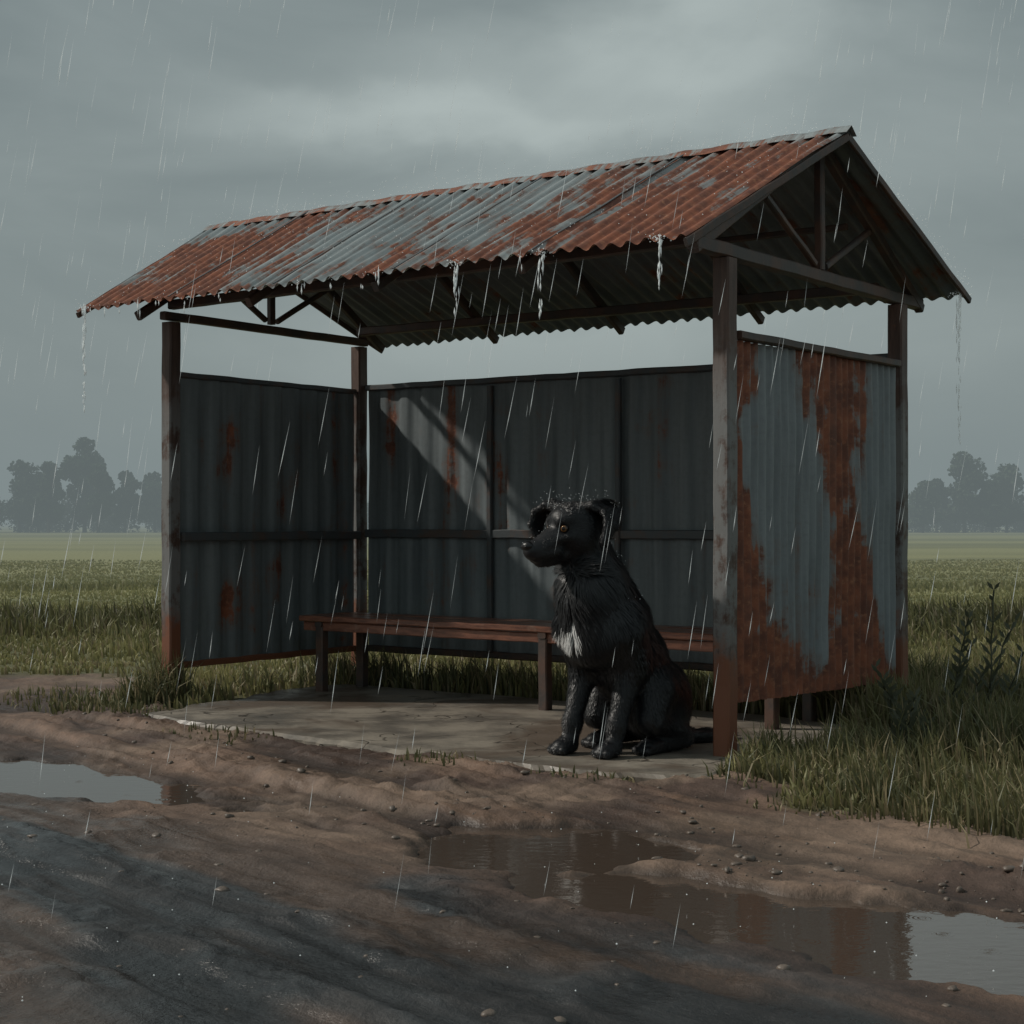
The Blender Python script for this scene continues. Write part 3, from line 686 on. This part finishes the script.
# ------------------------------------------------------------ distant trees
V=[];F=[];Cc=[];NV=[0]
def push(v,c):
    k=NV[0];V.append(v);Cc.append(c);NV[0]+=len(v);return k
def tree(X0,Y0,ht,wd,dens=1.0,lowc=.18):
    def limb(a,b,r0,r1):
        vs=[]
        for p_,r in((a,r0),(b,r1)):
            for q_ in range(5):
                an=q_*2*math.pi/5;vs.append(p_+np.array([math.cos(an)*r,math.sin(an)*r,0]))
        k=push(np.array(vs),np.tile([[.07,.06,.05]],(10,1)))
        for q_ in range(5):F.append((k+q_,k+(q_+1)%5,k+5+(q_+1)%5,k+5+q_))
    base=np.array([X0,Y0,0.]);top=np.array([X0+rng.normal(0,.1)*ht*.3,Y0,ht*.8]);limb(base,top,.018*ht+.05,.03)
    nb=int(13+rng.integers(0,5));cl=[]
    for i_ in range(nb):
        t_=lowc+(1-lowc)*(i_+rng.random())/nb;an=rng.uniform(0,6.28);pp=base+(top-base)*t_*.9
        rr_=wd*(.35+.6*math.sin(math.pi*min(1,(t_*.8+.1))))*rng.uniform(.4,.95)
        e=pp+np.array([math.cos(an)*rr_,math.sin(an)*rr_,ht*.1*rng.uniform(.0,1.1)]);limb(pp,e,.05,.02);cl.append((e,rng.uniform(.42,.66)*wd))
    cl.append((top+[0,0,ht*.06],wd*.5))
    for e,r in cl:
        m=int(190*dens);g_=rng.normal(0,1,(m,3));g_/=np.linalg.norm(g_,axis=1)[:,None];g_=g_*(rng.random((m,1))**.42)*r*np.array([1.1,1.1,.8])
        c0=e+g_;s=.16*rng.uniform(.6,1.7,m)[:,None]*(ht/9)**.5
        a=rng.normal(0,1,(m,3));a/=np.linalg.norm(a,axis=1)[:,None];b=np.cross(a,rng.normal(0,1,(m,3)));b/=np.linalg.norm(b,axis=1)[:,None]
        q_=np.stack([c0-a*s,c0-b*s*.8,c0+a*s,c0+b*s*.8],1).reshape(-1,3)
        sh=(.8+.4*rng.random())*(1+.3*g_[:,2]/r)
        k=push(q_,np.repeat(np.array([[.055,.075,.045]])*sh[:,None],4,0))
        F.extend((k+np.arange(m*4).reshape(-1,4)).tolist())
YT=150;sc=YT/1614
key=[(12,455,22),(52,456,15),(78,428,22),(104,458,14),(120,466,15),(150,468,18),(32,470,17),(965,447,22),(1012,459,22),(918,478,14),(942,474,13),(988,476,14),(-20,462,20),(1045,470,20)]
for pxx,tp,wpx in key:
    tree((pxx-512)*sc,YT+rng.uniform(-3,3),1+(522-tp)*sc*.98,wpx*sc*.95,1.5)
for X0 in np.arange(-110,110,1.9):
    tree(X0+rng.normal(0,.6),YT+8+rng.uniform(-3,9),rng.uniform(2.4,4.4),rng.uniform(1.6,2.4),.55,.0)
t=NT('distant_foliage');t.set(Base_Color=t.attr('gcol',True),Roughness=.9);t.b.inputs['Specular IOR Level'].default_value=.1
mesh_np('distant_trees',np.concatenate(V),np.array(F),t.m,smooth=False,attrs={'gcol':np.concatenate(Cc)})
# ------------------------------------------------------------ mist
mv=[(-900,18,-1),(900,18,-1),(900,1900,-1),(-900,1900,-1),(-900,18,22),(900,18,22),(900,1900,22),(-900,1900,22)]
mm=bpy.data.materials.new('mist');mm.use_nodes=True;nt=mm.node_tree;nt.nodes.clear()
o=nt.nodes.new('ShaderNodeOutputMaterial');va=nt.nodes.new('ShaderNodeVolumeAbsorption');em=nt.nodes.new('ShaderNodeEmission');ad=nt.nodes.new('ShaderNodeAddShader')
SIG=.0056
va.inputs['Color'].default_value=(0,0,0,1);va.inputs['Density'].default_value=SIG
em.inputs['Color'].default_value=(.215,.258,.262,1);em.inputs['Strength'].default_value=SIG  # haze brightness is emitted by the volume, in place of scattered sky light
nt.links.new(va.outputs[0],ad.inputs[0]);nt.links.new(em.outputs[0],ad.inputs[1]);nt.links.new(ad.outputs[0],o.inputs['Volume'])
mesh_np('mist',mv,np.array([(3,2,1,0),(4,5,6,7),(0,1,5,4),(1,2,6,5),(2,3,7,6),(3,0,4,7)]),mm,smooth=False)
# ------------------------------------------------------------ rain
foot=np.array([FEL[:2],FER[:2],BER[:2],BEL[:2]])
n=1000;d=3.2*(17/3.2)**rng.random(n);xx=rng.uniform(-.36,.36,n)*d;zz=1+rng.uniform(-.32,.36,n)*d
k=(zz>.12)&~(in_poly(xx,d,foot)&(zz<2.75));d,xx,zz=d[k],xx[k],zz[k];n=len(d)
ln=(.012+.038*rng.random(n)**1.5)*d*.85;rad=.00025*d*rng.uniform(.4,1.2,n)
dr=np.stack([.17+rng.normal(0,.025,n),rng.normal(0,.03,n),np.ones(n)],1)
b=np.stack([xx,d,zz],1);V=[b]
for an in(0,2.09,4.19):V.append(b+dr*ln[:,None]*.35+np.stack([np.cos(an)*rad,np.sin(an)*rad,0*rad],1))
V.append(b+dr*ln[:,None]);V=np.stack(V,1).reshape(-1,3);b0=np.arange(n)*5
F=np.concatenate([np.stack([b0,b0+i_,b0+j_],1) for i_,j_ in((2,1),(3,2),(1,3))]+[np.stack([b0+4,b0+i_,b0+j_],1) for i_,j_ in((1,2),(2,3),(3,1))])
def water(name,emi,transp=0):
    t=NT(name);t.set(Base_Color=(.92,.95,.95),Roughness=.15);t.b.inputs['Emission Color'].default_value=(.85,.95,.95,1);t.b.inputs['Emission Strength'].default_value=emi  # added self-glow, so rain and splash drops look brighter than their lighting
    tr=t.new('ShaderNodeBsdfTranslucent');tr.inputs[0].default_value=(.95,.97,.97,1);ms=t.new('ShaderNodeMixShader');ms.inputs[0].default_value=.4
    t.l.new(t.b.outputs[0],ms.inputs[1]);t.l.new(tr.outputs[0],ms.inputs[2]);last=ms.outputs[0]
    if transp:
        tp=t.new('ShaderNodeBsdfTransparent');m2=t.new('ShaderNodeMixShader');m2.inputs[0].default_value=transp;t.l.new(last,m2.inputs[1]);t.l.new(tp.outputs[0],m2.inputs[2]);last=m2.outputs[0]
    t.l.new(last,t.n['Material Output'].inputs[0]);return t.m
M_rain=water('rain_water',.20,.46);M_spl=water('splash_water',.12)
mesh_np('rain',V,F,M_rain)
octv=np.array([(1,0,0),(-1,0,0),(0,1,0),(0,-1,0),(0,0,1),(0,0,-1)],float);octf=np.array([(0,2,4),(2,1,4),(1,3,4),(3,0,4),(2,0,5),(1,2,5),(3,1,5),(0,3,5)])
def drops(name,C,R,st=None):
    C=np.array(C);R=np.array(R);n=len(C);sc_=np.ones((n,1,3))
    if st is not None:sc_[:,0,2]=st
    V=(C[:,None]+octv[None]*R[:,None,None]*sc_).reshape(-1,3);F=(octf[None]+(np.arange(n)*6)[:,None,None]).reshape(-1,3);mesh_np(name,V,F,M_spl)
C=[];R=[]
def line_spl(a,b,n,up,spread):
    a=np.array(a);b=np.array(b)
    for _ in range(n):
        p_=a+(b-a)*rng.random();C.append(p_+np.array([rng.normal(0,spread),rng.normal(0,spread),.02+rng.exponential(up)]));R.append(.0014+.0024*rng.random()**3)
line_spl(RR,RL,900,.03,.015);line_spl(RR,BER,200,.02,.015);line_spl(RL,FEL,120,.015,.02)
for _ in range(300):
    u=rng.random();v=rng.random();p_=(np.array(RR)*(1-u)+np.array(RL)*u)*(1-v)+(np.array(FER)*(1-u)+np.array(FEL)*u)*v;C.append(p_+[0,0,.02+rng.exponential(.012)]);R.append(.0014+.0015*rng.random())
top=DVd[(DN[:,2]>.45)&(DV[:,2]>150)];
for p_ in dw(top[rng.integers(0,len(top),180)]):C.append(p_+[rng.normal(0,.008),rng.normal(0,.008),.01+rng.exponential(.014)]);R.append(.0008+.0009*rng.random())
for _ in range(220):
    x_=rng.uniform(-2,2);y_=rng.uniform(3.2,7);C.append(np.array([x_,y_,.02+rng.exponential(.01)]));R.append(.0012+.0015*rng.random())
drops('rain_splash',C,R)
C=[];R=[];ST=[]
fe0=np.array(FER);fe1=np.array(FEL)
def drip(p,ln,n,ns=40):
    p=np.array(p)
    for _ in range(n):
        t_=rng.random()**1.5;C.append(p+np.array([rng.normal(0,.003+.004*(1-t_)),rng.normal(0,.004),-.01-t_*ln]));R.append(.0022+.0020*rng.random());ST.append(rng.uniform(4,14)*(1-.5*t_))
    for _ in range(ns):
        C.append(p+np.array([rng.normal(0,.024),rng.normal(0,.01),rng.normal(.004,.010)]));R.append(.0016+.0028*rng.random()**2);ST.append(1)
for u_,ln,nn in((.032,.20,24),(.185,.26,22),(.305,.26,20)):drip(fe0+(fe1-fe0)*u_,ln,nn)
for u_ in rng.uniform(.02,.98,14):drip(fe0+(fe1-fe0)*u_,rng.uniform(.03,.09),2,4)
drip(fe1+(fe0-fe1)*.02,.55,60,50);drip(np.array(BER)+[-.06,-.02,0],.75,70,50)
drops('roof_drip',C,R,np.array(ST))
# ------------------------------------------------------------ world
W=bpy.data.worlds.new("World");S.world=W;W.use_nodes=True;nt=W.node_tree;nd=nt.nodes;lk=nt.links
for a in list(nd):nd.remove(a)
out=nd.new('ShaderNodeOutputWorld');bg=nd.new('ShaderNodeBackground');lk.new(bg.outputs[0],out.inputs[0])
ld=Vector((1.141,-.124,-.9)).normalized();el=math.asin(-ld.z);az=math.atan2(-ld.x,-ld.y)
sky=nd.new('ShaderNodeTexSky');sky.sky_type='NISHITA';sky.sun_disc=False;sky.sun_elevation=el;sky.sun_rotation=az;sky.dust_density=4;sky.air_density=1.5
tc=nd.new('ShaderNodeTexCoord')
def vm(op,a,b):
    n_=nd.new('ShaderNodeVectorMath');n_.operation=op
    for s_,v_ in zip(n_.inputs,(a,b)):
        if isinstance(v_,bpy.types.NodeSocket):lk.new(v_,s_)
        else:s_.default_value=v_
    return n_
def mt(op,a,b=0,c=0,cl=False):
    n_=nd.new('ShaderNodeMath');n_.operation=op;n_.use_clamp=cl
    for s_,v_ in zip(n_.inputs,(a,b,c)):
        if isinstance(v_,bpy.types.NodeSocket):lk.new(v_,s_)
        else:s_.default_value=v_
    return n_.outputs[0]
G=tc.outputs['Generated']
def noi(scl,sc_,det,ds=0):
    v_=vm('MULTIPLY',G,scl).outputs[0];n_=nd.new('ShaderNodeTexNoise');lk.new(v_,n_.inputs['Vector']);n_.inputs['Scale'].default_value=sc_;n_.inputs['Detail'].default_value=det;n_.inputs['Roughness'].default_value=.5;n_.inputs['Distortion'].default_value=ds;return n_
nA=noi((1,1,2.6),4.2,6,.5)
wv=vm('ADD',G,vm('MULTIPLY',vm('SUBTRACT',noi((1,1,2),6,6).outputs['Color'],(.5,.5,.5)).outputs[0],(.18,.16,.13)).outputs[0]).outputs[0]
def blob(dx,dz,sx,sz,amp):
    df=vm('SUBTRACT',wv,Vector((dx,1,dz)).normalized()[:]).outputs[0];sc_=vm('MULTIPLY',df,(1/sx,0.6,1/sz)).outputs[0]
    ln_=vm('LENGTH',sc_,(0,0,0)).outputs['Value'];return mt('MULTIPLY',mt('EXPONENT',mt('MULTIPLY',mt('MULTIPLY',ln_,ln_),-1)),amp)
f=mt('MULTIPLY_ADD',mt('SUBTRACT',nA.outputs['Fac'],.5),1.1,.18)
for a in((-.02,.245,.15,.020,.6),(.10,.295,.10,.028,.6),(.02,.27,.2,.05,.15),(0.02,.10,.20,.06,.85)):f=mt('ADD',f,blob(*a))
mx=nd.new('ShaderNodeMix');mx.data_type='RGBA';mx.clamp_factor=True;lk.new(f,mx.inputs[0]);mx.inputs[6].default_value=(.148,.182,.186,1);mx.inputs[7].default_value=(.42,.475,.462,1)
ad=nd.new('ShaderNodeMix');ad.data_type='RGBA';ad.blend_type='ADD';ad.inputs[0].default_value=1
sm=nd.new('ShaderNodeMix');sm.data_type='RGBA';sm.blend_type='MULTIPLY';sm.inputs[0].default_value=1;lk.new(sky.outputs[0],sm.inputs[6]);sm.inputs[7].default_value=(.006,.006,.006,1)
lk.new(mx.outputs[2],ad.inputs[6]);lk.new(sm.outputs[2],ad.inputs[7]);lk.new(ad.outputs[2],bg.inputs[0]);bg.inputs[1].default_value=1.12
sd=bpy.data.lights.new('sun','SUN');sd.energy=2.2;sd.angle=math.radians(2.0);sd.color=(1,.94,.85)
so=bpy.data.objects.new('sun',sd);COL.objects.link(so);so.rotation_euler=ld.to_track_quat('-Z','Y').to_euler()
# ------------------------------------------------------------ camera
cd=bpy.data.cameras.new('camera');cd.lens=1614/1024*36;cd.sensor_width=36;cd.clip_end=5000;cd.clip_start=.05
co=bpy.data.objects.new('camera',cd);COL.objects.link(co);co.location=(0,0,1);co.rotation_euler=(math.radians(90+.355),0,0);S.camera=co
S.view_settings.view_transform='Standard';S.view_settings.look='None';S.view_settings.exposure=0
